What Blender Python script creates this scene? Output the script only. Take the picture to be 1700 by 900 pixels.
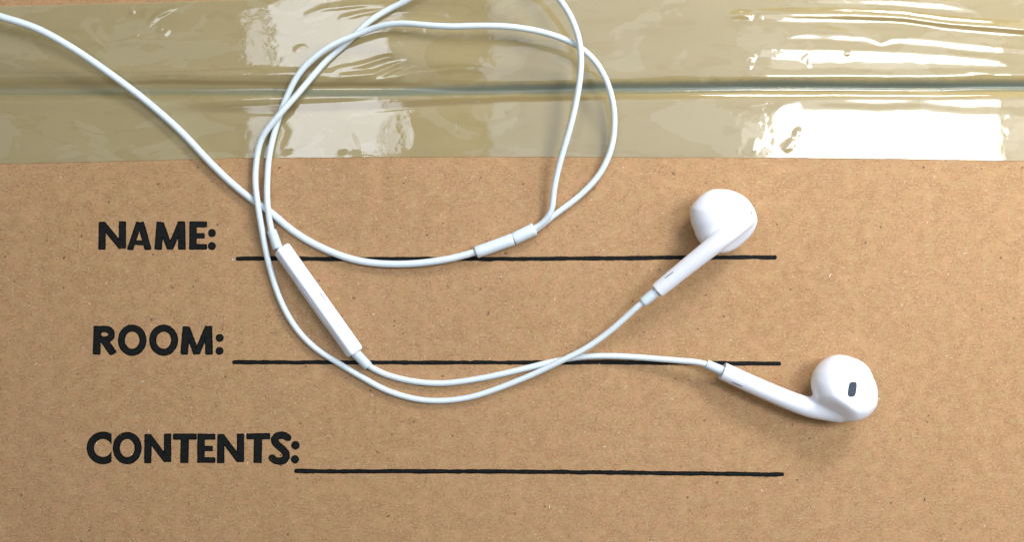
import bpy, math, random
import numpy as np
from mathutils import Vector
for o in list(bpy.data.objects): bpy.data.objects.remove(o)
sc = bpy.context.scene
C = sc.collection

# ------------------------------------------------------------ camera, light, exposure
PX = 0.155                 # millimetres of cardboard per photo pixel
CH = 250.0                 # camera height, mm
cam_d = bpy.data.cameras.new('camera'); cam = bpy.data.objects.new('camera', cam_d); C.objects.link(cam)
cam.location = (0, 0, CH*0.001); cam.rotation_euler = (0, 0, 0)
cam_d.sensor_width = 36.0; cam_d.lens = 36.0*CH/(1700*PX)
cam_d.clip_start = 0.005; cam_d.clip_end = 20
sc.camera = cam
w = bpy.data.worlds.new('World'); sc.world = w; w.use_nodes = True
bg = w.node_tree.nodes['Background']
bg.inputs['Color'].default_value = (1.0, 0.90, 0.66, 1); bg.inputs['Strength'].default_value = 0.12
sc.view_settings.view_transform = 'Standard'; sc.view_settings.look = 'None'
sc.view_settings.exposure = -0.04; sc.view_settings.gamma = 1.0; sc.view_settings.use_curve_mapping = False

def window_or_fill_light(name, x0, x1, y0, y1, H, L, col):
    """rectangular window or added light H mm above the box; its mirror image in flat tape covers photo pixels x0..x1, y0..y1"""
    k = (1+H/CH)*PX*0.001
    ax, bx = (x0-850)*k, (x1-850)*k; ay, by = (450-y1)*k, (450-y0)*k
    d = bpy.data.lights.new(name, 'AREA'); d.shape = 'RECTANGLE'
    d.size = bx-ax; d.size_y = by-ay; d.energy = math.pi*d.size*d.size_y*L; d.color = col
    o = bpy.data.objects.new(name, d); C.objects.link(o)
    o.location = ((ax+bx)/2, (ay+by)/2, H*0.001)
    return o
window_or_fill_light('window_or_fill_light', 1272, 1664, 152, 345, 380, 26, (1.0, 0.98, 0.96))
window_or_fill_light('window_or_fill_light', 1672, 1900, 165, 345, 380, 4.5, (1.0, 0.90, 0.86))
window_or_fill_light('window_or_fill_light', 1275, 1660, 96, 148, 380, 4.5, (1.0, 0.97, 0.93))  # dim strip added above the window, gives half tones in its reflection
window_or_fill_light('window_or_fill_light', 1232, 1268, 190, 345, 380, 5, (1.0, 0.97, 0.93))  # dim strip added to soften the left edge of that reflection
window_or_fill_light('window_or_fill_light', 1262, 1800, -1020, -420, 285, 33, (1.0, 0.985, 0.97))  # added lamp, no window here: turns shadows downward and brightens the top
window_or_fill_light('window_or_fill_light', 1950, 2650, -280, 420, 285, 9, (0.98, 0.985, 1.0))  # added lamp out of view on the right, throws shadows to the left
window_or_fill_light('window_or_fill_light', 461, 560, -60, 330, 700, 11, (0.78, 0.86, 1.0))
window_or_fill_light('window_or_fill_light', 561, 636, -60, 330, 700, 11.5, (0.80, 0.87, 1.0))
window_or_fill_light('window_or_fill_light', 640, 666, -60, 330, 700, 8.0, (0.82, 0.88, 1.0))
window_or_fill_light('window_or_fill_light', 411, 452, 30, 330, 700, 7, (0.82, 0.88, 1.0))
window_or_fill_light('window_or_fill_light', 812, 1900, -250, 420, 1100, 3.4, (0.60, 0.74, 1.0))  # added panel standing for a pale ceiling, lays a bluish veil on the tape
window_or_fill_light('window_or_fill_light', -300, 800, -250, 420, 1100, 0.8, (1.0, 0.95, 0.85))  # added faint warm panel to lift the tape's brightness on the left

# ------------------------------------------------------------ helpers
def W(px, py, z=0.0):
    """photo pixel seen at height z (mm) -> position in mm"""
    k = PX*(CH-z)/CH
    return np.array([(px-850)*k, (450-py)*k, z])
def obj(name, verts, faces, mat, parent=None, smooth=True, label=None, kind=None):
    me = bpy.data.meshes.new(name)
    me.from_pydata((np.asarray(verts, float)*0.001).tolist(), [], [tuple(int(i) for i in f) for f in faces])
    me.update()
    if smooth: me.polygons.foreach_set('use_smooth', [True]*len(me.polygons))
    me.materials.append(mat)
    o = bpy.data.objects.new(name, me); C.objects.link(o)
    if parent: o.parent = parent
    if label: o['label'] = label
    if kind: o['kind'] = kind
    return o
def empty(name, label, cat):
    o = bpy.data.objects.new(name, None); C.objects.link(o); o['label'] = label; o['category'] = cat
    o.empty_display_size = 0.01
    return o
def hashgrid(n, seed):
    return np.random.RandomState(seed).rand(n, n)
def vnoise(x, y, scale, seed):
    g = hashgrid(256, seed); u = np.asarray(x)/scale+1000; v = np.asarray(y)/scale+1000
    i = np.floor(u).astype(int); j = np.floor(v).astype(int); fu = u-i; fv = v-j
    fu = fu**3*(fu*(fu*6-15)+10); fv = fv**3*(fv*(fv*6-15)+10)
    a = g[i % 256, j % 256]; b = g[(i+1) % 256, j % 256]; c = g[i % 256, (j+1) % 256]; d = g[(i+1) % 256, (j+1) % 256]
    return (a*(1-fu)+b*fu)*(1-fv)+(c*(1-fu)+d*fu)*fv-0.5
def box_geo(x0, x1, y0, y1, z0, z1):
    v = [(x, y, z) for z in (z0, z1) for y in (y0, y1) for x in (x0, x1)]
    f = [(0,2,3,1), (4,5,7,6), (0,1,5,4), (1,3,7,5), (3,2,6,7), (2,0,4,6)]
    return v, f
def spline(pts, n=14):
    """centripetal-ish Catmull-Rom through pts, any number of columns"""
    P = np.array(pts, float); P = np.vstack([2*P[0]-P[1], P, 2*P[-1]-P[-2]]); out = []
    for i in range(1, len(P)-2):
        p0, p1, p2, p3 = P[i-1], P[i], P[i+1], P[i+2]
        for t in np.arange(n)/n:
            out.append(0.5*((2*p1)+(-p0+p2)*t+(2*p0-5*p1+4*p2-p3)*t*t+(-p0+3*p1-3*p2+p3)*t**3))
    out.append(P[-2]); out = np.array(out)
    for _ in range(10):                      # fair the curve
        out[1:-1] = 0.25*out[:-2]+0.5*out[1:-1]+0.25*out[2:]
    return out
def tube_geo(path, rad, sides=20, caps=True):
    path = np.array(path, float); n = len(path); rad = np.broadcast_to(rad, (n,))
    T = np.gradient(path, axis=0); T /= np.linalg.norm(T, axis=1)[:, None]
    up = np.array([0, 0, 1.0]); V = []
    for i in range(n):
        s = np.cross(T[i], up); s /= np.linalg.norm(s); u = np.cross(s, T[i])
        for k in range(sides):
            a = 2*math.pi*k/sides
            V.append(path[i]+rad[i]*(math.cos(a)*s+math.sin(a)*u))
    F = [(i*sides+k, i*sides+(k+1) % sides, (i+1)*sides+(k+1) % sides, (i+1)*sides+k) for i in range(n-1) for k in range(sides)]
    if caps:
        F.append(tuple(range(sides))[::-1]); F.append(tuple(range((n-1)*sides, n*sides)))
    return V, F
def sleeve_geo(a, b, r0, r1, bev=0.12, sides=32, mid=6, bend=None):
    """a solid sleeve from a to b with small rounded rims"""
    a = np.array(a, float); b = np.array(b, float); L = np.linalg.norm(b-a); d = (b-a)/L
    prof = [(0, r0-bev*1.6), (0.0001, r0-bev), (bev*0.3, r0-bev*0.35), (bev, r0)]
    for i in range(1, mid): t = i/mid; prof.append((bev+(L-2*bev)*t, r0+(r1-r0)*t))
    prof += [(L-bev, r1), (L-bev*0.3, r1-bev*0.35), (L-0.0001, r1-bev), (L, r1-bev*1.6)]
    path = []
    for s, _ in prof:
        p = a+d*s
        if bend is not None: p = p+np.array(bend)*4*(s/L)*(1-s/L)
        path.append(p)
    V = []; s_ = np.cross(d, [0, 0, 1.0]); s_ /= np.linalg.norm(s_); u = np.cross(s_, d)
    for p, (_, r) in zip(path, prof):
        for k in range(sides):
            an = 2*math.pi*k/sides; V.append(p+r*(math.cos(an)*s_+math.sin(an)*u))
    n = len(prof)
    F = [(i*sides+k, i*sides+(k+1) % sides, (i+1)*sides+(k+1) % sides, (i+1)*sides+k) for i in range(n-1) for k in range(sides)]
    F += [tuple(range(sides))[::-1], tuple(range((n-1)*sides, n*sides))]
    return V, F
def sdf_mesh(F, lo, hi, step):
    """surface nets of F<0 with the vertices pulled onto the surface"""
    lo = np.array(lo, float); hi = np.array(hi, float); n = np.ceil((hi-lo)/step).astype(int)+1
    ax = [lo[i]+step*np.arange(n[i]) for i in range(3)]
    G = np.stack(np.meshgrid(*ax, indexing='ij'), -1); V = F(G.reshape(-1, 3)).reshape(n)
    ins = V < 0; cs = n-1
    acc = np.zeros(tuple(cs)+(3,)); cnt = np.zeros(tuple(cs))
    cor = [(a, b, c) for a in (0, 1) for b in (0, 1) for c in (0, 1)]
    def sub(A, c): return A[c[0]:c[0]+cs[0], c[1]:c[1]+cs[1], c[2]:c[2]+cs[2]]
    for p in cor:
        for k in range(3):
            if p[k] == 1: continue
            q = list(p); q[k] = 1
            va, vb = sub(V, p), sub(V, q); cr = (va < 0) != (vb < 0)
            t = np.where(cr, va/np.where(cr, va-vb, 1), 0)
            pos = np.zeros(tuple(cs)+(3,)); pos[...] = p; pos[..., k] = t
            acc += pos*cr[..., None]; cnt += cr
    act = cnt > 0; idx = -np.ones(tuple(cs), int); idx[act] = np.arange(act.sum())
    ci = np.argwhere(act); P = lo+step*(ci+acc[act]/cnt[act][:, None])
    faces = []
    for k in range(3):
        a, b = [(1, 2), (2, 0), (0, 1)][k]
        s0 = [slice(None)]*3; s1 = [slice(None)]*3; s0[k] = slice(0, -1); s1[k] = slice(1, None)
        e0, e1 = ins[tuple(s0)], ins[tuple(s1)]
        for g in np.argwhere(e0 != e1):
            if g[a] < 1 or g[b] < 1 or g[a] >= cs[a] or g[b] >= cs[b]: continue
            q = []
            for da, db in ((-1, -1), (0, -1), (0, 0), (-1, 0)):
                h = g.copy(); h[a] += da; h[b] += db; q.append(idx[tuple(h)])
            if min(q) < 0: continue
            faces.append(tuple(q) if e0[tuple(g)] else tuple(q[::-1]))
    e = step*0.05
    for _ in range(3):
        f = F(P); g = np.stack([(F(P+d)-F(P-d))/(2*e) for d in np.eye(3)*e], -1)
        m = (g**2).sum(1); P = P-np.clip((f/np.maximum(m, 1e-3))[:, None]*g, -step*0.5, step*0.5)
    return P, faces
def smin(a, b, k):
    h = np.clip(0.5+0.5*(b-a)/k, 0, 1); return b*(1-h)+a*h-k*h*(1-h)
def smax(a, b, k): return -smin(-a, -b, k)
def cone_path_sdf(P, path):
    """distance to a chain of round cones; path rows x y z r"""
    best = None
    for a, b in zip(path[:-1], path[1:]):
        ab = b[:3]-a[:3]; t = np.clip(((P-a[:3])@ab)/(ab@ab), 0, 1)
        d = np.linalg.norm(P-a[:3]-t[:, None]*ab, axis=1)-(a[3]+(b[3]-a[3])*t)
        best = d if best is None else np.minimum(best, d)
    return best

# ------------------------------------------------------------ materials
def mat(name):
    m = bpy.data.materials.new(name); m.use_nodes = True; nt = m.node_tree; nt.nodes.clear()
    out = nt.nodes.new('ShaderNodeOutputMaterial'); return m, nt, out
def nd(nt, t, **kw):
    n = nt.nodes.new(t)
    for k, v in kw.items():
        if k in n.inputs: n.inputs[k].default_value = v
        else: setattr(n, k, v)
    return n
def ramp(nt, src, stops, interp='LINEAR'):
    r = nt.nodes.new('ShaderNodeValToRGB'); r.color_ramp.interpolation = interp
    while len(r.color_ramp.elements) < len(stops): r.color_ramp.elements.new(0.5)
    for e, (p, c) in zip(r.color_ramp.elements, stops):
        e.position = p; e.color = (c, c, c, 1) if not isinstance(c, tuple) else c+(1,)
    nt.links.new(src, r.inputs[0]); return r.outputs[0]
def mixc(nt, fac, a, b, mode='MIX'):
    m = nt.nodes.new('ShaderNodeMix'); m.data_type = 'RGBA'; m.blend_type = mode
    for s, v in ((0, fac), (6, a), (7, b)):
        if hasattr(v, 'is_output'): nt.links.new(v, m.inputs[s])
        elif s == 0: m.inputs[0].default_value = v
        else: m.inputs[s].default_value = tuple(v)+(1,)
    return m.outputs[2]
def coords(nt, sc_=(1, 1, 1), rot=(0, 0, 0)):
    tc = nt.nodes.new('ShaderNodeTexCoord'); mp = nt.nodes.new('ShaderNodeMapping')
    mp.inputs['Scale'].default_value = sc_; mp.inputs['Rotation'].default_value = rot
    nt.links.new(tc.outputs['Object'], mp.inputs[0]); return mp.outputs[0]
def noise(nt, vec, scale, detail=3, rough=0.6, dist=0.0):
    n = nd(nt, 'ShaderNodeTexNoise', Scale=scale, Detail=detail, Roughness=rough, Distortion=dist)
    nt.links.new(vec, n.inputs['Vector']); return n.outputs[0]

def kraft():
    m, nt, out = mat('kraft_cardboard'); v = coords(nt)
    base = mixc(nt, ramp(nt, noise(nt, v, 1750, 6, 0.8, 0.3), [(0.36, 0.0), (0.65, 1.0)]), (0.285, 0.161, 0.071), (0.530, 0.316, 0.163))
    base = mixc(nt, ramp(nt, noise(nt, v, 22, 3), [(0.35, 0.0), (0.7, 1.0)]), base, (0.94, 0.93, 0.88), 'MULTIPLY')
    base = mixc(nt, ramp(nt, noise(nt, v, 160, 3), [(0.3, 0.0), (0.7, 0.45)]), base, (0.86, 0.85, 0.83), 'MULTIPLY')
    base = mixc(nt, ramp(nt, noise(nt, v, 330, 3, 0.6), [(0.45, 0.0), (0.62, 0.5)]), base, (0.43, 0.295, 0.132))
    base = mixc(nt, ramp(nt, noise(nt, v, 240, 4, 0.65), [(0.48, 0.0), (0.66, 0.45)]), base, (0.51, 0.285, 0.148))
    base = mixc(nt, ramp(nt, noise(nt, coords(nt, (1, 0.06, 1)), 130, 3, 0.6), [(0.40, 0.12), (0.60, 0.0)]), base, (0.30, 0.185, 0.095))
    # matted fibres in two directions
    for sc_, rot in (((900, 5200, 900), 0.5), ((900, 5200, 900), 2.1), ((900, 5200, 900), -0.35)):
        vv = coords(nt, tuple(s/1000 for s in sc_), (0, 0, rot))
        f = ramp(nt, noise(nt, vv, 620, 3, 0.6, 0.9), [(0.59, 0.0), (0.72, 0.42)])
        base = mixc(nt, f, base, (0.60, 0.43, 0.29))
        f = ramp(nt, noise(nt, vv, 700, 3, 0.6, 1.3), [(0.27, 0.48), (0.38, 0.0)])
        base = mixc(nt, f, base, (0.20, 0.115, 0.06))
    vo = nd(nt, 'ShaderNodeTexVoronoi', Scale=260.0); nt.links.new(v, vo.inputs['Vector'])
    dk = ramp(nt, vo.outputs['Distance'], [(0.05, 0.75), (0.11, 0.0)])
    gate = ramp(nt, vo.outputs['Color'], [(0.70, 0.0), (0.72, 1.0)])
    ml = nd(nt, 'ShaderNodeMath', operation='MULTIPLY'); nt.links.new(dk, ml.inputs[0]); nt.links.new(gate, ml.inputs[1])
    base = mixc(nt, ml.outputs[0], base, (0.09, 0.05, 0.03))
    p = nd(nt, 'ShaderNodeBsdfPrincipled', Roughness=0.78); nt.links.new(base, p.inputs['Base Color'])
    p.inputs['Specular IOR Level'].default_value = 0.25
    b = nd(nt, 'ShaderNodeBump', Strength=0.35, Distance=0.00006)
    nt.links.new(noise(nt, v, 1500, 4, 0.7), b.inputs['Height']); nt.links.new(b.outputs[0], p.inputs['Normal'])
    nt.links.new(p.outputs[0], out.inputs[0]); return m
def tape_mat():
    m, nt, out = mat('tan_packing_tape'); v = coords(nt, (0.35, 1, 1))
    col = mixc(nt, ramp(nt, noise(nt, v, 60, 3), [(0.3, 0.0), (0.7, 1.0)]), (0.49, 0.42, 0.20), (0.56, 0.485, 0.255))
    v2 = coords(nt)
    col = mixc(nt, ramp(nt, noise(nt, v2, 1500, 2), [(0.3, 0.0), (0.7, 0.15)]), col, (0.40, 0.33, 0.17))
    # patches where the glue has not quite bonded show a shade paler
    pb = ramp(nt, noise(nt, coords(nt, (0.55, 1, 1), (0, 0, 0.2)), 75, 4, 0.55, 1.2), [(0.545, 0.0), (0.56, 0.55)]); col = mixc(nt, pb, col, (0.60, 0.545, 0.33))
    pb = ramp(nt, noise(nt, coords(nt, (0.4, 1.3, 1), (0, 0, -0.3)), 120, 3, 0.5, 1.6), [(0.39, 0.40), (0.405, 0.0)]); col = mixc(nt, pb, col, (0.46, 0.375, 0.165))
    at = nt.nodes.new('ShaderNodeAttribute'); at.attribute_name = 'fold_shade'
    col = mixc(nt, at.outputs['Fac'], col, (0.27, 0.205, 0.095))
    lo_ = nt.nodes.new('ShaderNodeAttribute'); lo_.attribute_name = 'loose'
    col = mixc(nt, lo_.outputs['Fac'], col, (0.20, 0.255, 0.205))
    di = nd(nt, 'ShaderNodeBsdfDiffuse'); nt.links.new(col, di.inputs[0])
    tr = nd(nt, 'ShaderNodeBsdfTransparent'); tr.inputs[0].default_value = (0.96, 0.95, 0.82, 1)
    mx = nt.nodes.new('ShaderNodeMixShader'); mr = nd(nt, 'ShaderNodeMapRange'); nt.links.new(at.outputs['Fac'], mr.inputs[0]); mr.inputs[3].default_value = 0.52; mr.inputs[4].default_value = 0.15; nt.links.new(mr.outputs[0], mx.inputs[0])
    nt.links.new(di.outputs[0], mx.inputs[1]); nt.links.new(tr.outputs[0], mx.inputs[2])
    gl = nd(nt, 'ShaderNodeBsdfGlossy', Roughness=0.034)
    rg = nd(nt, 'ShaderNodeMapRange'); nt.links.new(lo_.outputs['Fac'], rg.inputs[0]); rg.inputs[3].default_value = 0.034; rg.inputs[4].default_value = 0.34; nt.links.new(rg.outputs[0], gl.inputs['Roughness'])
    b = nd(nt, 'ShaderNodeBump', Strength=0.25, Distance=0.00002)
    nt.links.new(noise(nt, coords(nt, (0.6, 1.5, 1)), 900, 3, 0.6), b.inputs['Height']); nt.links.new(b.outputs[0], gl.inputs['Normal'])
    fr = nd(nt, 'ShaderNodeFresnel', IOR=1.52)
    m2 = nt.nodes.new('ShaderNodeMixShader'); nt.links.new(fr.outputs[0], m2.inputs[0])
    nt.links.new(mx.outputs[0], m2.inputs[1]); nt.links.new(gl.outputs[0], m2.inputs[2])
    nt.links.new(m2.outputs[0], out.inputs[0]); return m
def ink_mat():
    m, nt, out = mat('black_print'); v = coords(nt)
    col = mixc(nt, ramp(nt, noise(nt, v, 900, 4, 0.7), [(0.35, 0.0), (0.75, 1.0)]), (0.006, 0.007, 0.007), (0.016, 0.017, 0.016))
    at = nt.nodes.new('ShaderNodeAttribute'); at.attribute_name = 'rim'
    col = mixc(nt, at.outputs['Fac'], col, (0.0015, 0.0015, 0.0015))
    wn = ramp(nt, noise(nt, v, 2600, 3, 0.8), [(0.68, 0.0), (0.76, 0.6)]); col = mixc(nt, wn, col, (0.16, 0.10, 0.06))
    p = nd(nt, 'ShaderNodeBsdfPrincipled', Roughness=0.6); nt.links.new(col, p.inputs['Base Color'])
    p.inputs['Specular IOR Level'].default_value = 0.08
    nt.links.new(p.outputs[0], out.inputs[0]); return m
def plastic(name, col, rough, sss=0.0, spec=0.5, grime=0.0):
    m, nt, out = mat(name); v = coords(nt)
    c = mixc(nt, ramp(nt, noise(nt, v, 500, 3), [(0.3, 0.0), (0.75, 1.0)]), col, tuple(x*(0.985-grime) for x in col))
    p = nd(nt, 'ShaderNodeBsdfPrincipled', Roughness=rough); nt.links.new(c, p.inputs['Base Color'])
    p.inputs['Specular IOR Level'].default_value = spec
    if sss:
        p.inputs['Subsurface Weight'].default_value = sss; p.inputs['Subsurface Scale'].default_value = 0.0012
        p.inputs['Subsurface Radius'].default_value = (1, 1, 1)
    nt.links.new(p.outputs[0], out.inputs[0]); return m
M_CARD, M_TAPE, M_INK = kraft(), tape_mat(), ink_mat()
M_SHELL = plastic('glossy_white_plastic', (0.83, 0.868, 0.95), 0.22)
M_CABLE = plastic('white_rubber_cable', (0.68, 0.775, 0.83), 0.42, grime=0.03)
M_COLLAR = plastic('white_rubber_collar', (0.60, 0.70, 0.78), 0.5)
M_DARK = plastic('dark_slit', (0.17, 0.19, 0.25), 0.6)
M_MARK = plastic('grey_mark', (0.33, 0.34, 0.42), 0.6)
def grille_mat():
    m, nt, out = mat('speaker_mesh'); v = coords(nt)
    ck = nd(nt, 'ShaderNodeTexChecker', Scale=5200.0); nt.links.new(v, ck.inputs[0])
    ck.inputs[1].default_value = (0.018, 0.030, 0.046, 1); ck.inputs[2].default_value = (0.040, 0.062, 0.088, 1)
    p = nd(nt, 'ShaderNodeBsdfPrincipled', Roughness=0.75); nt.links.new(ck.outputs[0], p.inputs['Base Color'])
    nt.links.new(p.outputs[0], out.inputs[0]); return m
M_GRILLE = grille_mat()
def flat_mat(name, col):
    m, nt, out = mat(name); v = coords(nt)
    c = mixc(nt, ramp(nt, noise(nt, v, 400, 2), [(0.3, 0.0), (0.7, 1.0)]), col, tuple(x*0.75 for x in col))
    p = nd(nt, 'ShaderNodeBsdfPrincipled', Roughness=0.8); nt.links.new(c, p.inputs['Base Color'])
    nt.links.new(p.outputs[0], out.inputs[0]); return m
M_FL, M_FD = flat_mat('pale_fibre', (0.64, 0.45, 0.29)), flat_mat('dark_fibre', (0.17, 0.095, 0.05))
M_FW = flat_mat('white_fleck', (0.80, 0.70, 0.54))

# ------------------------------------------------------------ the cardboard box
box = empty('cardboard_box', 'brown cardboard moving box with printed form lines and a strip of shiny tan tape', 'box')
X0, X1, YT, YB = -500, 2200, -600, 1500          # the lid in photo pixels
def gap_edge(x, side):
    c = np.interp(x, [-500, 300, 700, 1000, 1300, 1700, 2200], [149, 150, 151, 149, 144, 144, 143])
    return c+side*(6.5+1.0*vnoise(x, 3.0*side+0*x, 60, 5)+0.8*vnoise(x, 9.0*side+0*x, 9, 6))
def flap(name, label, side):
    xs = np.arange(X0, X1+1, 12.0); e = gap_edge(xs, side)
    far = YT if side < 0 else YB
    ts = np.concatenate([[0, 0.002, 0.006, 0.012, 0.02], np.linspace(0.035, 1, 60)])
    V = []; nx = len(xs)
    for t in ts:
        y = e+(far-e)*t; d = np.abs(y-e)
        z = -0.95*np.exp(-d/6.5)-0.02*(1+vnoise(xs, y, 150, 11))
        V += [((x-850)*PX, (450-yy)*PX, zz) for x, yy, zz in zip(xs, y, z)]
    nt_ = len(ts); F = []
    for j in range(nt_-1):
        for i in range(nx-1):
            q = (j*nx+i, j*nx+i+1, (j+1)*nx+i+1, (j+1)*nx+i)
            F.append(q[::-1] if side > 0 else q)
    # underside and edges: 4 mm corrugated board
    k = len(V)
    for j in (0, nt_-1):
        V += [(V[j*nx+i][0], V[j*nx+i][1], -4.0) for i in range(nx)]
    for i in range(nx-1):
        a = (i, i+1, k+i+1, k+i); b = ((nt_-1)*nx+i, (nt_-1)*nx+i+1, k+nx+i+1, k+nx+i); c = (k+i, k+i+1, k+nx+i+1, k+nx+i)
        F += [a, b, c]
    return obj(name, V, F, M_CARD, box, label=label)
flap_far = flap('flap', 'far flap almost wholly under the tape', -1)
flap_near = flap('flap', 'near flap printed with three form lines', 1)
D = 220.0
xa, xb, ya, yb = (X0-850)*PX, (X1-850)*PX, (450-YB)*PX, (450-YT)*PX
for a in ((xa, xa+4, ya+4, yb-4), (xb-4, xb, ya+4, yb-4), (xa, xb, ya, ya+4), (xa, xb, yb-4, yb)):
    obj('box_side', *box_geo(*a, -D, -4.02), M_CARD, box, smooth=False)
obj('box_bottom', *box_geo(xa+4, xb-4, ya+4, yb-4, -D, -D+4), M_CARD, box, smooth=False)

# ------------------------------------------------------------ the tape
def seg_ridges(x, y, segs):
    h = np.zeros_like(x)
    for pts, a, s in segs:
        pts = np.array(pts, float); best = np.full_like(x, 1e9); tt = np.zeros_like(x)
        L = np.concatenate([[0], np.cumsum(np.linalg.norm(np.diff(pts, axis=0), axis=1))])
        x0, x1 = pts[:, 0].min()-4*s, pts[:, 0].max()+4*s; y0, y1 = pts[:, 1].min()-4*s, pts[:, 1].max()+4*s
        m = (x > x0) & (x < x1) & (y > y0) & (y < y1)
        if not m.any(): continue
        X, Y = x[m], y[m]; b = np.full(X.shape, 1e9); t_ = np.zeros(X.shape)
        for i in range(len(pts)-1):
            d = pts[i+1]-pts[i]; l2 = d@d
            t = np.clip(((X-pts[i, 0])*d[0]+(Y-pts[i, 1])*d[1])/l2, 0, 1)
            dd = np.hypot(X-pts[i, 0]-t*d[0], Y-pts[i, 1]-t*d[1]); c = dd < b
            b[c] = dd[c]; t_[c] = (L[i]+t[c]*(L[i+1]-L[i]))/L[-1]
        taper = np.clip(4.0*t_*(1-t_), 0, 1)**0.75
        h[m] += a*taper*np.exp(-0.5*(b/s)**2)
    return h
def curve_ridge(x, y, tab):
    t = np.array(tab, float)
    c = np.interp(x, t[:, 0], t[:, 1]); a = np.interp(x, t[:, 0], t[:, 2]); s = np.interp(x, t[:, 0], t[:, 3])
    c = c+1.2*vnoise(x, 0*x+tab[0][1], 70, 31)+3.0*vnoise(x, 0*x+tab[0][1], 170, 32)
    return a*np.exp(-0.5*((y-c)/s)**2)
RIDGES = [
 # the sag over the gap between the flaps
 [(-200,150,-3.4,9), (200,149,-3.4,8), (500,150,-4,6.5), (850,149,-6,7), (1250,145,-7.5,7.2), (1900,145,-7.5,7.2)],
 # the folds that run along it on the left
 [(-200,120,.3,9), (100,120,.6,8), (300,121,1.2,6), (500,124,1.3,6), (620,128,1.0,6), (760,118,.3,7), (850,115,0,7)],
 [(-200,136,-.5,6), (200,137,-.9,5), (500,139,-1.2,5), (640,141,-.8,5), (800,140,0,6)],
 [(-200,168,.2,10), (250,168,.5,8), (400,163,1.2,6), (560,160,1.4,5), (760,146,1.3,5), (960,138,.7,5), (1150,134,0,5)],
 [(250,186,-.2,9), (400,182,-1.2,8), (600,177,-1.6,8), (800,163,-1.3,7), (1000,158,-.8,6), (1250,158,-.3,6), (1400,158,0,6)],
 # right: the long steep fold and the gentle ones under it
 [(1180,23,0,5), (1250,23,.8,5), (1320,22,1.8,6), (1420,23,2.2,6), (1500,27,2.4,6), (1580,38,2.4,6), (1700,48,2.4,6), (1900,60,2,6)],
 [(1290,-4,0,6), (1370,-4,.8,7), (1480,-3,1.1,7), (1560,3,1.1,6), (1620,14,.5,6), (1680,25,0,6)],
 [(1270,58,0,7), (1330,56,.8,6), (1430,58,1.3,8), (1530,62,1.4,9), (1620,72,1.2,9), (1740,82,.5,8)],
 [(1230,82,0,6), (1262,81,1.1,7), (1360,81,1.4,9), (1480,84,1.1,8), (1580,91,.7,7), (1660,100,.4,6), (1700,104,0,6)],
 [(1160,130,0,5), (1260,128,.5,5), (1600,125,.5,5), (1800,125,.5,5)],
 [(1300,172,-.0,6), (1380,168,-.5,6), (1450,170,-.7,6), (1530,168,-.6,6), (1600,176,-.55,7), (1700,178,-.5,7)],
]
SEGS = [
 ([(200,72),(225,58),(240,30),(252,-2)], .55, 4), ([(208,66),(240,50),(270,20),(300,-4)], .5, 4), ([(238,45),(262,25),(310,4)], .8, 3),
 ([(216,2),(222,26)], .8, 2.6), ([(70,46),(110,44),(160,54)], .35, 3.5), ([(140,66),(180,74),(235,68),(262,54)], .8, 3.4),
 ([(262,62),(274,56),(282,48)], .9, 3), ([(260,52),(272,46)], .7, 2.5),
 ([(120,180),(160,158),(230,152)], .5, 6), ([(110,196),(180,180),(280,196)], .4, 7),
 ([(165,232),(200,212),(245,200)], .35, 5), ([(195,260),(235,245),(290,240)], .3, 6),
 ([(505,25),(540,14),(600,8),(660,8)], 1.2, 3.2), ([(560,32),(600,22),(650,14)], 1.1, 3.5),
 ([(488,84),(500,78),(512,77)], .6, 2.6), ([(642,20),(690,20),(745,26)], .9, 3),
 ([(550,116),(600,108),(640,96),(690,92)], 1.2, 3.5), ([(560,128),(620,122),(660,106),(700,94)], 1.1, 3.4),
 ([(612,138),(640,130),(678,112)], 1.0, 2.6), ([(628,140),(660,128),(690,117)], .9, 2.6), ([(640,134),(700,118),(760,112),(815,114)], 1.1, 4.5),
 ([(455,148),(520,138),(600,126)], .8, 3.5), ([(420,130),(450,124),(500,120)], .6, 4),
 ([(690,120),(760,113),(840,116),(900,122)], .5, 5),
 ([(900,120),(960,119),(1040,122)], .45, 3.5), ([(1040,124),(1100,122),(1160,124)], .3, 3), ([(1205,29),(1228,24),(1250,28)], 1.2, 4),
 ([(1232,98),(1243,94),(1254,98)], .9, 4), ([(1240,106),(1248,112)], .7, 3),
 ([(600,30),(640,60),(650,100)], .3, 9), ([(465,190),(490,215),(470,262)], .55, 7), ([(560,262),(580,226),(598,262)], .35, 6),
 ([(680,195),(690,225),(684,250)], .25, 6), ([(750,190),(752,230)], .25, 6), ([(1255,230),(1245,262)], .5, 5),
 ([(1318,216),(1330,224)], .7, 5), ([(1300,250),(1316,236),(1330,240)], .6, 5), ([(1275,190),(1300,178),(1330,165)], .45, 6),
 ([(1330,52),(1370,47),(1410,54)], .5, 4), ([(1430,46),(1480,44),(1550,52)], .55, 4), ([(1440,64),(1462,72),(1490,62)], .6, 3),
 ([(1400,90),(1412,88)], .5, 2), ([(1330,100),(1342,92),(1345,112)], .4, 3), ([(1600,118),(1650,121)], .5, 2.5),
]
rr = random.Random(8)
for _ in range(120):
    x = rr.uniform(-60, 1760); y = rr.uniform(0, 262); l = rr.uniform(8, 45); an = rr.gauss(0.0, 0.25) - (0.45 if rr.random() < .3 else 0)
    SEGS.append(([(x, y), (x+l/2*math.cos(an), y+l/2*math.sin(an)+rr.uniform(-2, 2)), (x+l*math.cos(an), y+l*math.sin(an))], rr.uniform(-.14, .17), rr.uniform(2, 5)))
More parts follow.
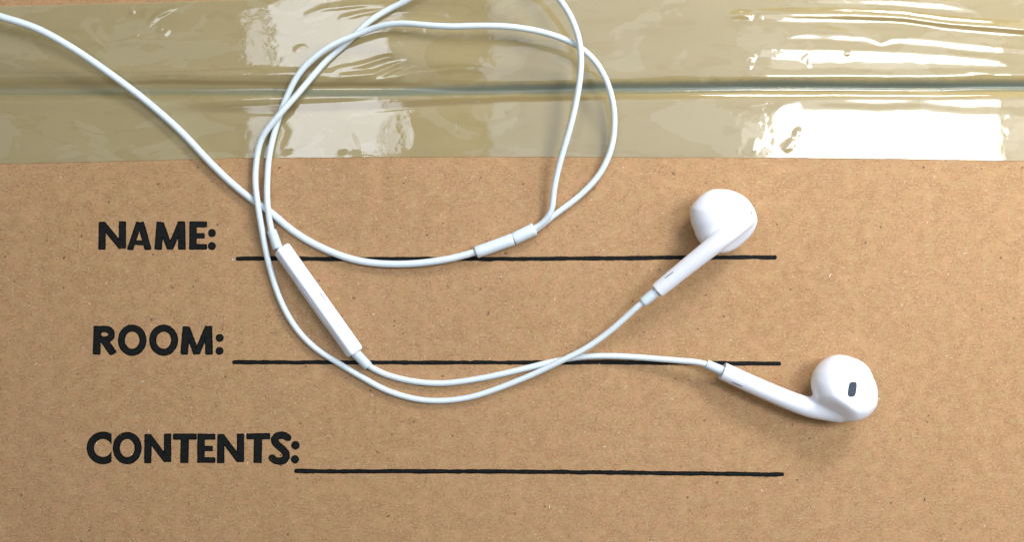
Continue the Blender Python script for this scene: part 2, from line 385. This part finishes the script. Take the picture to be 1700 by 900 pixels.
def tape_h(x, y):
    h = np.zeros_like(x)
    for t in RIDGES: h = h+curve_ridge(x, y, t)
    h = h+seg_ridges(x, y, SEGS)
    h = h+0.45*vnoise(x, y, 130, 1)*1.0+0.16*vnoise(x*0.5, y, 38, 2)+0.085*vnoise(x*0.7, y, 12, 3)+0.022*vnoise(x, y, 5, 4)
    return h
def tape_lo(x): return np.interp(x, [-300, 0, 150, 400, 800, 1250, 1500, 1700, 2000], [277, 272, 268.5, 262, 260, 261.5, 264, 267, 271])+0.5*vnoise(x, 0*x, 30, 21)+0.3*vnoise(x, 0*x, 5, 22)
def tape_hi(x): return 10.5-0.028*x+0.5*vnoise(x, 0*x, 30, 23)
def tape_z(px, py):
    a = np.atleast_1d(np.array(px, float)); b = np.atleast_1d(np.array(py, float))
    e = np.minimum(tape_lo(a)-b, b-tape_hi(a))
    return 0.10+PX*np.clip(e/14, 0, 1)*(tape_h(a, b)+0.35)
xs = np.arange(X0+2, X1-2, 2.0); ts = np.linspace(0, 1, 150)
XX, TT = np.meshgrid(xs, ts); YY = tape_hi(XX)+(tape_lo(XX)-tape_hi(XX))*TT
ZZ = np.maximum(tape_z(XX.ravel(), YY.ravel()).reshape(XX.shape), -1.3)
ZZ = np.where(np.abs(YY-149) < 18, ZZ, np.maximum(ZZ, 0.03))
V = np.stack([(XX-850)*PX, (450-YY)*PX, ZZ], -1).reshape(-1, 3)
nx, ny = len(xs), len(ts)
ii = (np.arange(ny-1)[:, None]*nx+np.arange(nx-1)[None, :]).ravel()
F = np.stack([ii+nx, ii+nx+1, ii+1, ii], -1)
FOLD_SHADES = [  # browner where the tape is doubled, with crease shading painted in: x, y, half width, strength
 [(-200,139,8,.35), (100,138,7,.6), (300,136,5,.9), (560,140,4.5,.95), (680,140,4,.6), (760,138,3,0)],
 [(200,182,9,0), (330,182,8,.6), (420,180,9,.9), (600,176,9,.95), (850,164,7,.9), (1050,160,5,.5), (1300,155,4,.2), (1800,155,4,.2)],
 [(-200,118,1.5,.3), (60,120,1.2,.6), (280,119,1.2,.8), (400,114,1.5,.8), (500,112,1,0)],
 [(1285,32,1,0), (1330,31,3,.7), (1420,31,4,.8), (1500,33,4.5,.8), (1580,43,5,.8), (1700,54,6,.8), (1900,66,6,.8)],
 [(-200,146,17,.30), (300,143,15,.32), (600,150,12,.35), (850,152,12,.3), (1050,150,10,.1), (1200,150,9,0)],  # broad soft band, crease shade put into the tape colour
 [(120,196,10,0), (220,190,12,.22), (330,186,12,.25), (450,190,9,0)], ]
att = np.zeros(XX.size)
for t in FOLD_SHADES:
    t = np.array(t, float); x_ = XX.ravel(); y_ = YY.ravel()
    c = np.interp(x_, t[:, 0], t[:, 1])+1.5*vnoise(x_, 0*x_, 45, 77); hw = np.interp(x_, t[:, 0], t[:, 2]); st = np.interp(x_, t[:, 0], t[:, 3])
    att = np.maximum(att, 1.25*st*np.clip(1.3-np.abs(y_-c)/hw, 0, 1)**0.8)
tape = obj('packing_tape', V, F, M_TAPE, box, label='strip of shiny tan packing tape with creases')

at_ = tape.data.attributes.new('fold_shade', 'FLOAT', 'POINT'); at_.data.foreach_set('value', att.astype(np.float32))

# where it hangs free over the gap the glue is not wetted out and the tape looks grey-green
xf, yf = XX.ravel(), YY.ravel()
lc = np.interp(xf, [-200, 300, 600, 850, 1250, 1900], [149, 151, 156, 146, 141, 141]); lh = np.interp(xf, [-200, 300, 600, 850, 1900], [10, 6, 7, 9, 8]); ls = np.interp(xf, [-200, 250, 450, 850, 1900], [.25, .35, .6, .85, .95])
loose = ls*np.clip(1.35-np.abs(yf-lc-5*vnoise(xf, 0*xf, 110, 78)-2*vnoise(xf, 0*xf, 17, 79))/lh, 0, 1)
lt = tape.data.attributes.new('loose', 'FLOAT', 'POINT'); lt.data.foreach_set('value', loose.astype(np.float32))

# ------------------------------------------------------------ printed form
def seg_box(X, Y, a, b, hw, rnd=2.0):
    a = np.array(a, float); b = np.array(b, float); d = b-a; L = np.hypot(*d); d = d/L; c = (a+b)/2
    u = np.abs((X-c[0])*d[0]+(Y-c[1])*d[1])-(L/2-rnd); v = np.abs(-(X-c[0])*d[1]+(Y-c[1])*d[0])-(hw-rnd)
    return np.hypot(np.maximum(u, 0), np.maximum(v, 0))+np.minimum(np.maximum(u, v), 0)-rnd
def poly_cap(X, Y, pts, r):
    d = np.full(X.shape, 1e9)
    for p, q in zip(pts[:-1], pts[1:]):
        p = np.array(p, float); q = np.array(q, float); e = q-p
        t = np.clip(((X-p[0])*e[0]+(Y-p[1])*e[1])/(e@e+1e-9), 0, 1)
        d = np.minimum(d, np.hypot(X-p[0]-t*e[0], Y-p[1]-t*e[1])-r)
    return d
def ring(X, Y, x0, x1, y0, y1, t):
    cx, cy = (x0+x1)/2, (y0+y1)/2; rx, ry = (x1-x0)/2-t, (y1-y0)/2-t+0.6
    g = np.hypot((X-cx)/rx, (Y-cy)/ry); g = np.maximum(g, 1e-3)
    gr = np.hypot((X-cx)/rx**2, (Y-cy)/ry**2)/g
    return np.abs((g-1)/np.maximum(gr, 1e-3))-t
def U(*a):
    r = a[0]
    for b in a[1:]: r = np.minimum(r, b)
    return r
def lN(X, Y, x0, x1, y0, y1):
    return smax(smax(U(seg_box(X, Y, (x0+7, y0+1), (x0+6.3, y1), 6.3), seg_box(X, Y, (x1-6.6, y0), (x1-6.8, y1-2), 6.3),
             seg_box(X, Y, (x0+6, y0+3), (x1-7.5, y1-4), 5.6, 3)), Y-(y1+0.5), 1.5), (y0-0.5)-Y, 1.5)
def lA(X, Y, x0, x1, y0, y1):
    m = (x0+x1)/2+1.5
    return smax(smax(U(seg_box(X, Y, (m-1.5, y0+2.5), (x0+5.5, y1+1), 5.3), seg_box(X, Y, (m+0.5, y0+2.5), (x1-6, y1+1), 6.0), seg_box(X, Y, (x0+10, y1-12.5), (x1-10, y1-11.5), 4.2)), Y-(y1+0.5), 1.5), (y0-0.5)-Y, 1.5)
def lM(X, Y, x0, x1, y0, y1):
    w = x1-x0
    return smax(smax(U(seg_box(X, Y, (x0+w*.21, y0+1), (x0+7.5, y1), 6.6), seg_box(X, Y, (x1-8, y0), (x1-6.8, y1), 6.6),
             seg_box(X, Y, (x0+w*.22, y0+3), (x0+w*.51, y1-1), 5.4, 3), seg_box(X, Y, (x1-w*.16, y0+3), (x0+w*.50, y1-1), 5.4, 3)), Y-(y1+0.5), 1.5), (y0-0.5)-Y, 1.5)
def lE(X, Y, x0, x1, y0, y1):
    m = (y0+y1)/2
    return smax(smax(U(seg_box(X, Y, (x0+7.2, y0), (x0+6.6, y1), 6.4), seg_box(X, Y, (x0+3, y0+5.4), (x1, y0+5.6), 5.2),
             seg_box(X, Y, (x0+3, m+.4), (x1-4, m+.4), 4.7), seg_box(X, Y, (x0+2, y1-5.2), (x1, y1-5.0), 5.0)), Y-(y1+0.5), 1.5), (y0-0.5)-Y, 1.5)
def lT(X, Y, x0, x1, y0, y1):
    m = (x0+x1)/2-1.0
    return U(seg_box(X, Y, (x0, y0+5.6), (x1, y0+5.2), 5.4), seg_box(X, Y, (m+1, y0+3), (m, y1), 7.1))
def lR(X, Y, x0, x1, y0, y1):
    bowl = ring(X, Y, x0+3, x1-4, y0, y0+28.5, 5.8)
    return smax(smax(U(seg_box(X, Y, (x0+8.2, y0), (x0+6.8, y1), 6.6), np.maximum(bowl, (x0+12)-X), seg_box(X, Y, (x0+6, y0+5.2), (x0+22, y0+5.2), 5.2),
             seg_box(X, Y, (x0+8, y0+23.5), (x0+22, y0+23.5), 4.8), seg_box(X, Y, (x0+18, y0+22), (x1-6, y1-1), 6.6)), Y-(y1+0.5), 1.5), (y0-0.5)-Y, 1.5)
def lO(X, Y, x0, x1, y0, y1): return ring(X, Y, x0, x1, y0, y1, 6.1)
def lC(X, Y, x0, x1, y0, y1):
    r = ring(X, Y, x0, x0+(y1-y0)*1.02, y0, y1, 6.3)
    return smax(r, X-(x1-0.5), 1.5)
def lS(X, Y, x0, x1, y0, y1):
    w = x1-x0; h = y1-y0
    P = [(.84,.19), (.70,.125), (.52,.115), (.36,.15), (.27,.24), (.30,.34), (.44,.43), (.62,.53), (.76,.64), (.77,.76), (.66,.86), (.48,.885), (.30,.86), (.16,.79)]
    return poly_cap(X, Y, [(x0+w*a, y0+h*b) for a, b in P], 6.3)
def dot(X, Y, cx, cy, r): return np.hypot(X-cx, Y-cy)-r
def contour_mesh(name, fn, x0, x1, y0, y1, step, seed, label):
    xs = np.arange(x0, x1+step, step); ys = np.arange(y0, y1+step, step)
    X, Y = np.meshgrid(xs, ys); D_ = fn(X, Y)+0.1+0.35*vnoise(X, Y, 4.5, seed)+0.4*vnoise(X, Y, 1.8, seed+1)
    # worn pinholes in the ink
    pin = vnoise(X, Y, 1.6, seed+2)+0.6*vnoise(X, Y, 5, seed+3); D_ = np.where(pin > 0.66, np.abs(D_)*0+0.4, D_)
    V = []; F = []; cache = {}
    def node(i, j):
        k = ('n', i, j)
        if k not in cache: cache[k] = len(V); V.append((xs[i], ys[j]))
        return cache[k]
    def edge(i, j, i2, j2):
        k = (min((i, j), (i2, j2)), max((i, j), (i2, j2)))
        if k not in cache:
            a, b = D_[j, i], D_[j2, i2]; t = a/(a-b)
            cache[k] = len(V); V.append((xs[i]+(xs[i2]-xs[i])*t, ys[j]+(ys[j2]-ys[j])*t))
        return cache[k]
    inside = D_ < 0
    anyc = inside[:-1, :-1] | inside[1:, :-1] | inside[:-1, 1:] | inside[1:, 1:]
    for j, i in np.argwhere(anyc):
        q = [(i, j), (i+1, j), (i+1, j+1), (i, j+1)]; poly = []
        for a in range(4):
            p, n = q[a], q[(a+1) % 4]; pi, ni = inside[p[1], p[0]], inside[n[1], n[0]]
            if pi: poly.append(node(*p))
            if pi != ni: poly.append(edge(*p, *n))
        if len(poly) >= 3: F.append(tuple(poly[::-1]))
    W3 = [((x-850)*PX, (450-y)*PX, 0.02) for x, y in V]
    o = obj(name, W3, F, M_INK, flap_near, smooth=False, label=label)
    Q = np.array(V); dd = fn(Q[:, 0], Q[:, 1]); rim = np.clip(1-np.abs(dd+1.3)/1.3, 0, 1)*0.9
    a_ = o.data.attributes.new('rim', 'FLOAT', 'POINT'); a_.data.foreach_set('value', rim.astype(np.float32))
    return o
contour_mesh('printed_word', lambda X, Y: U(lN(X,Y,163,210,367,415), lA(X,Y,210,252.5,366,415), lM(X,Y,255,309,367,415), lE(X,Y,313.5,344,367,415), dot(X,Y,351.8,386.9,6.8), dot(X,Y,351.8,408.6,6.8)),
             155, 366, 358, 424, 0.7, 41, 'black printed word NAME with a colon')
contour_mesh('printed_word', lambda X, Y: U(lR(X,Y,153.5,195,541,589.5), lO(X,Y,195.5,243.5,539.5,590.7), lO(X,Y,247.5,296,539.5,590.7), lM(X,Y,298,354,541,589.5), dot(X,Y,364.8,561.3,6.8), dot(X,Y,364.4,583,6.8)),
             145, 380, 532, 600, 0.7, 51, 'black printed word ROOM with a colon')
contour_mesh('printed_word', lambda X, Y: U(lC(X,Y,143.8,186,717.5,771), lO(X,Y,187,235.5,718,771), lN(X,Y,239,285,720,770), lT(X,Y,287,327,720,769.5), lE(X,Y,326.8,357.8,720,769.5), lN(X,Y,360,406,720,770), lT(X,Y,408.5,448.7,719.5,769.5), lS(X,Y,445.5,484,716.5,773), dot(X,Y,490.5,739.8,7.2), dot(X,Y,489.7,763.3,7.0)),
             135, 505, 709, 780, 0.7, 61, 'black printed word CONTENTS with a colon')
for n, (pts, th) in enumerate([([(391,429.5),(600,429.8),(850,430),(1100,428),(1290,427.2)], 3.6), ([(385,602),(700,602.5),(1000,602),(1297,604)], 3.5), ([(488,783),(800,783.2),(1000,785),(1302,788.6)], 3.7)]):
    P = np.array(pts, float)
    def fn(X, Y, P=P, th=th, n=n):
        c = np.interp(X, P[:, 0], P[:, 1])+0.9*vnoise(X, 0*X, 26, 70+n)
        return np.maximum(np.abs(Y-c)-th-1.1*vnoise(X, Y*.3, 11, 80+n), np.maximum(P[0, 0]-X, X-P[-1, 0])+np.abs(Y-c)*0.45)
    contour_mesh('printed_line', fn, P[0, 0]-6, P[-1, 0]+6, P[:, 1].min()-10, P[:, 1].max()+10, 1.0, 90+5*n, ['top writing line beside NAME', 'middle writing line beside ROOM', 'bottom writing line beside CONTENTS'][n])

# paper fibres and flecks pressed into the board
def fibres(name, n, lmin, lmax, wd, material, seed, z, extra=()):
    r = random.Random(seed); V = []; F = []
    for q in range(n+len(extra)):
        x = r.uniform(-60, 1760); y = r.uniform(276, 960) if r.random() < .98 else r.uniform(-40, 4)
        l = r.uniform(lmin, lmax)*(1 if r.random() < .85 else 1.8); a = r.uniform(0, math.pi); cv = r.uniform(-1.2, 1.2); k = len(V); m = 4
        if q >= n: x, y, l, a = extra[q-n]
        for i in range(m+1):
            t = i/m-0.5; an = a+cv*t; px = x+l*t*math.cos(an); py = y+l*t*math.sin(an)
            ww = wd*r.uniform(.6, 1.2)*(1-abs(2*t)**3*0.8)/2
            nx_, ny_ = -math.sin(a+2*cv*t), math.cos(a+2*cv*t)
            for s in (-1, 1): V.append(((px+s*ww*nx_-850)*PX, (450-py-s*ww*ny_)*PX, z+0.004*math.cos(3*t)))
        for i in range(m): F.append((k+2*i, k+2*i+1, k+2*i+3, k+2*i+2))
    return obj(name, V, F, material, flap_near, smooth=False, kind='stuff')
fibres('pale_fibres', 4200, 2, 5.5, 0.85, M_FL, 1, 0.006)
fibres('dark_fibres', 2600, 1.5, 4.5, 0.85, M_FD, 2, 0.010, [(1145,474,11,.35), (1207,465,9,.2), (606,577,12,.4), (1266,329,8,-.7), (1050,385,7,.9), (296,773,8,-.9), (1330,758,9,-.6), (1068,648,10,.5)])
fibres('white_flecks', 130, 1.2, 2.6, 1.6, M_FW, 3, 0.014, [(387,431,4,.1), (386,430,3,1.2), (237,634,4,-.6), (1459,662,6,.4), (1378,457,8,-1.1), (411,769,4,-.9), (177,469,3,.2)])
fibres('dark_flecks', 80, 2.5, 4, 3.0, M_FD, 4, 0.017)

# ------------------------------------------------------------ the earphones
ear = empty('earphones', 'white wired earphones with a looped cable lying across the cardboard box', 'earphones')
RA, RB = 5.9*PX, 5.0*PX
def cable(pts, r, label):
    P = spline([list(W(x, y, z)) for x, y, z in pts], 12)
    wob = np.minimum(1, np.minimum(np.arange(len(P)), np.arange(len(P))[::-1])/12)*0.09; sn = np.arange(len(P))*1.0
    P[:, 0] += wob*vnoise(sn, 0*sn, 22, 301); P[:, 1] += wob*vnoise(sn, 0*sn+7, 19, 302)
    return obj('cable', *tube_geo(P, r), M_CABLE, ear, label=label)
g = 0.95; gb = 0.80; tz = 0.35
cable([(-90,8,11),(-40,15,10.5),(0,27,9.5),(60,46,8),(120,79,5.5),(180,120,3.2),(240,165,1.7),(300,218,g+tz),(345,266,g+.2),(380,300,g),(418,331,g),(450,353,g),(482,380,g),(520,404,g),(570,426,g),(620,437,g+.1),(680,438.5,g+.3),(735,432,g+.6),(770,424,1.4),(800,415,1.6)], RA, 'thicker cable leading to the plug')
cable([(868,389,1.7),(888,379,1.9),(905,366,2.6),(916,346,3.4),(920,312,4.2),(930,268,5.5),(946,214,7),(957,165,8),(964,115,9),(962,70,9.6),(948,28,10),(925,-6,10),(890,-40,9.5),(840,-60,9),(780,-58,7.5),(725,-35,5),(677,-1,2.6),(647,14,1.6),(613,35,1.2+tz),(587,60,1.1),(567,78,1.0),(540,102,1.05),(513,133,1.6),(492,158,2.5),(468,185,3.0),(445,213,2.7),(433,234,2.2),(427,260,1.8),(424,298,1.9),(428,338,2.6),(433,370,2.2),(440,410,1.5),(450,452,1.0),(466,500,gb),(490,543,gb),(522,577,gb),(560,602,gb),(600,626,gb+.2),(640,648,gb),(685,662,gb),(730,666,gb),(780,660,gb),(830,644,gb+.1),(885,622,1.5),(935,598,2.6),(972,579,3.2),(1010,552,4.0),(1040,526,5),(1060,508,5.9),(1085,488,6.5)], RB, 'cable to the earbud nearer the top')
cable([(868,390,1.4),(890,381,1.4),(920,357,1.2),(962,325,1.6),(996,288,2.4),(1016,242,3.2),(1020,190,4.2),(1010,142,5.4),(990,104,6.4),(965,80,7.2),(940,66,7.8),(900,53,8.4),(850,44,9),(800,42,9),(750,43.5,8.5),(710,41.5,7.6),(670,38.5,6.3),(635,42,4.8),(600,54,3.5),(550,75,3.1),(513,103,2.6),(491,130,2.1),(477,158,1.5),(468,180,1.2+.1),(460,204,1.15),(453,230,1.15),(446.5,263,1.1),(444,300,1.6),(444,335,2.6),(448,368,2.3),(453,388,2.1),(460,408,2.3)], RB, 'cable between the splitter and the remote')
cable([(592,590,2.2),(606,603,1.6),(625,615,1.1),(650,625,gb),(690,634,gb),(735,637,gb),(785,631,gb),(835,621,gb),(885,609,gb),(930,598,gb),(975,592,gb),(1025,592,1.2),(1080,595,1.9),(1130,599,2.9),(1165,603,3.6),(1195,614,4.0)], RB, 'cable to the lower earbud')

# splitter
sp = obj('splitter', *sleeve_geo(W(790.5,419,1.65), W(852,397,1.75), 1.58, 1.60, 0.10, bend=(0, -.05, 0)), M_CABLE, ear)
obj('slider', *sleeve_geo(W(852.6,396.8,1.75), W(887.5,380,1.85), 1.61, 1.66, 0.10), M_CABLE, sp)

# remote: a flattened capsule lying tilted on its long side
ra, rb = W(466.5, 411, 2.6), W(591, 587, 2.6)
ax_ = (rb-ra)/np.linalg.norm(rb-ra); sd = np.cross(ax_, [0, 0, 1.0]); sd /= np.linalg.norm(sd)   # points to the lower left or upper right
roll = math.radians(31); upv = np.cross(sd, ax_)
if sd[0] > 0: sd = -sd                                    # towards the left edge in the photo
nrm = upv*math.cos(roll)-sd*math.sin(roll)*1.0; tan_ = np.cross(ax_, nrm)
cm = (ra+rb)/2; HL = np.linalg.norm(rb-ra)/2
if tan_@sd < 0: tan_ = -tan_
def remote_local(P):
    q = P-cm; return q@ax_, q@tan_, q@nrm
def rbox(u, v, w_, hu, hv, hw, r):
    a, b, c = np.abs(u)-hu+r, np.abs(v)-hv+r, np.abs(w_)-hw+r
    return np.sqrt(np.maximum(a, 0)**2+np.maximum(b, 0)**2+np.maximum(c, 0)**2)+np.minimum(np.maximum(a, np.maximum(b, c)), 0)-r
def front_half(P):
    u, v, w_ = remote_local(P); return smax(rbox(u, v, w_, HL, 1.98, 1.95, 0.85), -(w_-0.98), 0.12)
def back_half(P):
    u, v, w_ = remote_local(P)
    b = 0.10*(1-np.exp(-np.maximum(0, np.abs(u)-5.5)**2/1.5))
    return smax(rbox(u, v, w_, HL-0.12+0*u, 2.10-b, 1.95, 0.75), (w_-0.68), 0.12)
lo = np.minimum(ra, rb)-4; hi = np.maximum(ra, rb)+4; lo[2] = -0.2; hi[2] = 5.6
rem = obj('remote_control', *sdf_mesh(front_half, lo, hi, 0.26), M_SHELL, ear, label='slim white in-line remote')
obj('button_cover', *sdf_mesh(back_half, lo, hi, 0.26), M_SHELL, rem)
def top_z(Fn, x, y, z0=18.0, z1=0.0):
    """where the camera's view of mm point (x,y at z=0) meets the surface"""
    z = np.arange(z0, z1, -0.02); k = (CH-z)/CH
    hit = np.flatnonzero(Fn(np.stack([x*k, y*k, z], -1)) < 0)
    return float(z[hit[0]])
def surf_strip(name, Fn, pts, wd, material, parent, lift=0.03, label=None):
    """a narrow strip laid on the surface along photo pixels"""
    V = []; F = []; pts = np.array(pts, float); n = 12
    d = pts[-1]-pts[0]; d /= np.hypot(*d); nn = np.array([-d[1], d[0]])
    for i in range(n+1):
        t = i/n; p = pts[0]+(pts[-1]-pts[0])*t; ww = wd/2*(1-abs(2*t-1)**4)+0.05
        for s in (-1, 1):
            q = p+nn*s*ww; x, y = (q[0]-850)*PX, (450-q[1])*PX; z = top_z(Fn, x, y)+lift
            k = (CH-z)/CH; V.append((x*k, y*k, z))
    for i in range(n): F.append((2*i, 2*i+2, 2*i+3, 2*i+1))
    return obj(name, V, F, material, parent, label=label)
mk = surf_strip('microphone_port', front_half, [(530, 484), (536, 492)], 1.3, M_MARK, rem)
surf_strip('microphone_port', front_half, [(531.5, 488), (543.5, 501)], 1.5, M_MARK, rem)
surf_strip('microphone_port', front_half, [(535, 485.5), (539, 491)], 1.0, M_MARK, rem)
obj('cable_collar', *sleeve_geo(W(451,382.5,2.2), W(461.5,413,2.5), 1.18, 1.28, 0.08), M_COLLAR, rem)
obj('cable_collar', *sleeve_geo(W(588,584,2.5), W(611.5,608.5,1.7), 1.32, 1.22, 0.08), M_COLLAR, rem)

# earbuds
def radial(outline, c, order=7):
    O = np.array(outline, float)-np.array(c); O[:, 1] *= -1
    th = np.arctan2(O[:, 1], O[:, 0]); r = np.hypot(O[:, 0], O[:, 1]); i = np.argsort(th); th, r = th[i], r[i]
    tt = np.linspace(-math.pi, math.pi, 721)[:-1]; rr_ = np.interp(tt, th, r, period=2*math.pi)
    k = np.hanning(17); k /= k.sum(); rr_ = np.convolve(np.concatenate([rr_[-8:], rr_, rr_[:8]]), k, 'valid')
    return lambda a: np.interp(a, tt, rr_, period=2*math.pi)
def bud_sdf(outline, c, zc, hz, stem, k, cuts=(), p=2.15):
    R_ = radial(outline, c); cw = W(c[0], c[1], zc); s = PX*(CH-zc)/CH
    path = spline([list(W(x, y, z))+[r] for x, y, z, r in stem], 5)
    e0 = path[0][:3]; ed = path[1][:3]-e0; ed /= np.linalg.norm(ed)
    def Fn(P):
        q = P-cw; rho = np.hypot(q[:, 0], q[:, 1]); R = R_(np.arctan2(q[:, 1], q[:, 0]))*s
        hzz = np.where(q[:, 2] > 0, hz[0], hz[1])
        g_ = ((rho/R)**p+(np.abs(q[:, 2])/hzz)**p+1e-9)**(1/p)
        d = (g_-1)*6.0
        for (n, off, kk) in cuts:
            n = np.array(n, float); n /= np.linalg.norm(n); d = smax(d, q@n-off, kk)
        st = cone_path_sdf(P, path); ax0 = (P-e0)@ed; st = smax(st, -ax0, 0.12)     # square-cut stem end
        qq = P-e0-ax0[:, None]*ed; st = smax(st, -np.maximum(np.linalg.norm(qq, axis=1)-(path[0][3]-0.38), ax0-0.7), 0.08)  # hollow mouth
        return smin(d, st, k)
    return Fn, path
out1 = [(1146.7,346),(1157,331),(1167,322),(1178.7,315.3),(1197,314),(1221,319),(1242.7,334),(1253,351),(1256.5,367),(1250.7,386),(1237,402),(1221,415),(1202.7,420.7),(1184,416.7),(1165,406),(1153,383),(1146.7,362)]
F1, p1 = bud_sdf(out1, (1200, 366), 6.6, (5.8, 6.6), [(1091.5,482.5,6.6,1.98),(1125,455,8.2,2.1),(1160,427,10.0,2.2),(1190,403,11.4,2.35),(1214,383,11.6,2.5),(1236,364,9.6,2.5)], 0.7, cuts=[((0.33, -0.52, 0.79), 4.6, 1.0)])
out2 = [(1348.6,630),(1354,615),(1369,598),(1382,591),(1394,589),(1413,593),(1436.5,605.5),(1447,625.6),(1454.5,655),(1453,674),(1436.5,693),(1415,700),(1395,700),(1375,692),(1360,675),(1350.5,653)]
F2, p2 = bud_sdf(out2, (1402, 646), 6.9, (6.2, 6.9), [(1199,616,4.0,2.28),(1240,635,4.2,2.32),(1285,655,4.4,2.36),(1320,669,4.6,2.45),(1350,679,4.8,2.6),(1388,683,5.0,2.7)], 1.3, cuts=[((0.16, 0.18, 0.97), 5.1, 1.2), ((-0.45, -0.70, 0.55), 6.2, 0.7)])
def bud(Fn, path, lo, hi, label):
    return obj('earbud', *sdf_mesh(Fn, lo, hi, 0.24), M_SHELL, ear, label=label)
def bb(px0, px1, py0, py1): a = W(px0, py1, 0); b = W(px1, py0, 0); return [a[0], a[1], -0.3], [b[0], b[1], 15.0]
b1 = bud(F1, p1, *bb(1070, 1275, 295, 505), 'upper earbud lying with its back up')
b2 = bud(F2, p2, *bb(1180, 1475, 575, 715), 'lower earbud with its dark sound opening up')
obj('cable_collar', *sleeve_geo(W(1067,502.5,6.1), W(1094,480.5,6.6), 1.25, 1.35, 0.10), M_COLLAR, b1)
obj('cable_collar', *sleeve_geo(W(1172.5,604.5,3.7), W(1202,617.5,4.0), 1.18, 1.28, 0.10), M_COLLAR, b2)
surf_strip('stem_slit', F1, [(1102.7, 462.8), (1119, 450.8)], 1.5, M_DARK, b1)
surf_strip('stem_slit', F2, [(1213, 634), (1233.5, 642.8)], 1.7, M_DARK, b2)
surf_strip('vent_slit', F1, [(1245.6, 356), (1249.4, 350.5)], 2.0, M_DARK, b1)
# sound opening: a small oval disc of mesh with its rim
V = []; F = []; cg = np.array([1414.9, 646.8]); rings = 6; nseg = 36
def gpt(a, f):
    x = np.sign(math.cos(a))*abs(math.cos(a))**0.62*6.9*f; y = np.sign(math.sin(a))*abs(math.sin(a))**0.62*12.6*f
    x = x-0.13*y; rt = math.radians(0)
    q = cg+np.array([x, y]); X, Y = (q[0]-850)*PX, (450-q[1])*PX; z = top_z(F2, X, Y)+0.03; k = (CH-z)/CH
    return (X*k, Y*k, z)
V.append(gpt(0, 0))
for i in range(1, rings+1):
    for s in range(nseg): V.append(gpt(2*math.pi*s/nseg, i/rings))
for s in range(nseg):
    F.append((0, 1+(s+1) % nseg, 1+s))
    for i in range(1, rings): a = 1+(i-1)*nseg; b = a+nseg; F.append((a+s, a+(s+1) % nseg, b+(s+1) % nseg, b+s))
obj('speaker_grille', V, F, M_GRILLE, b2)
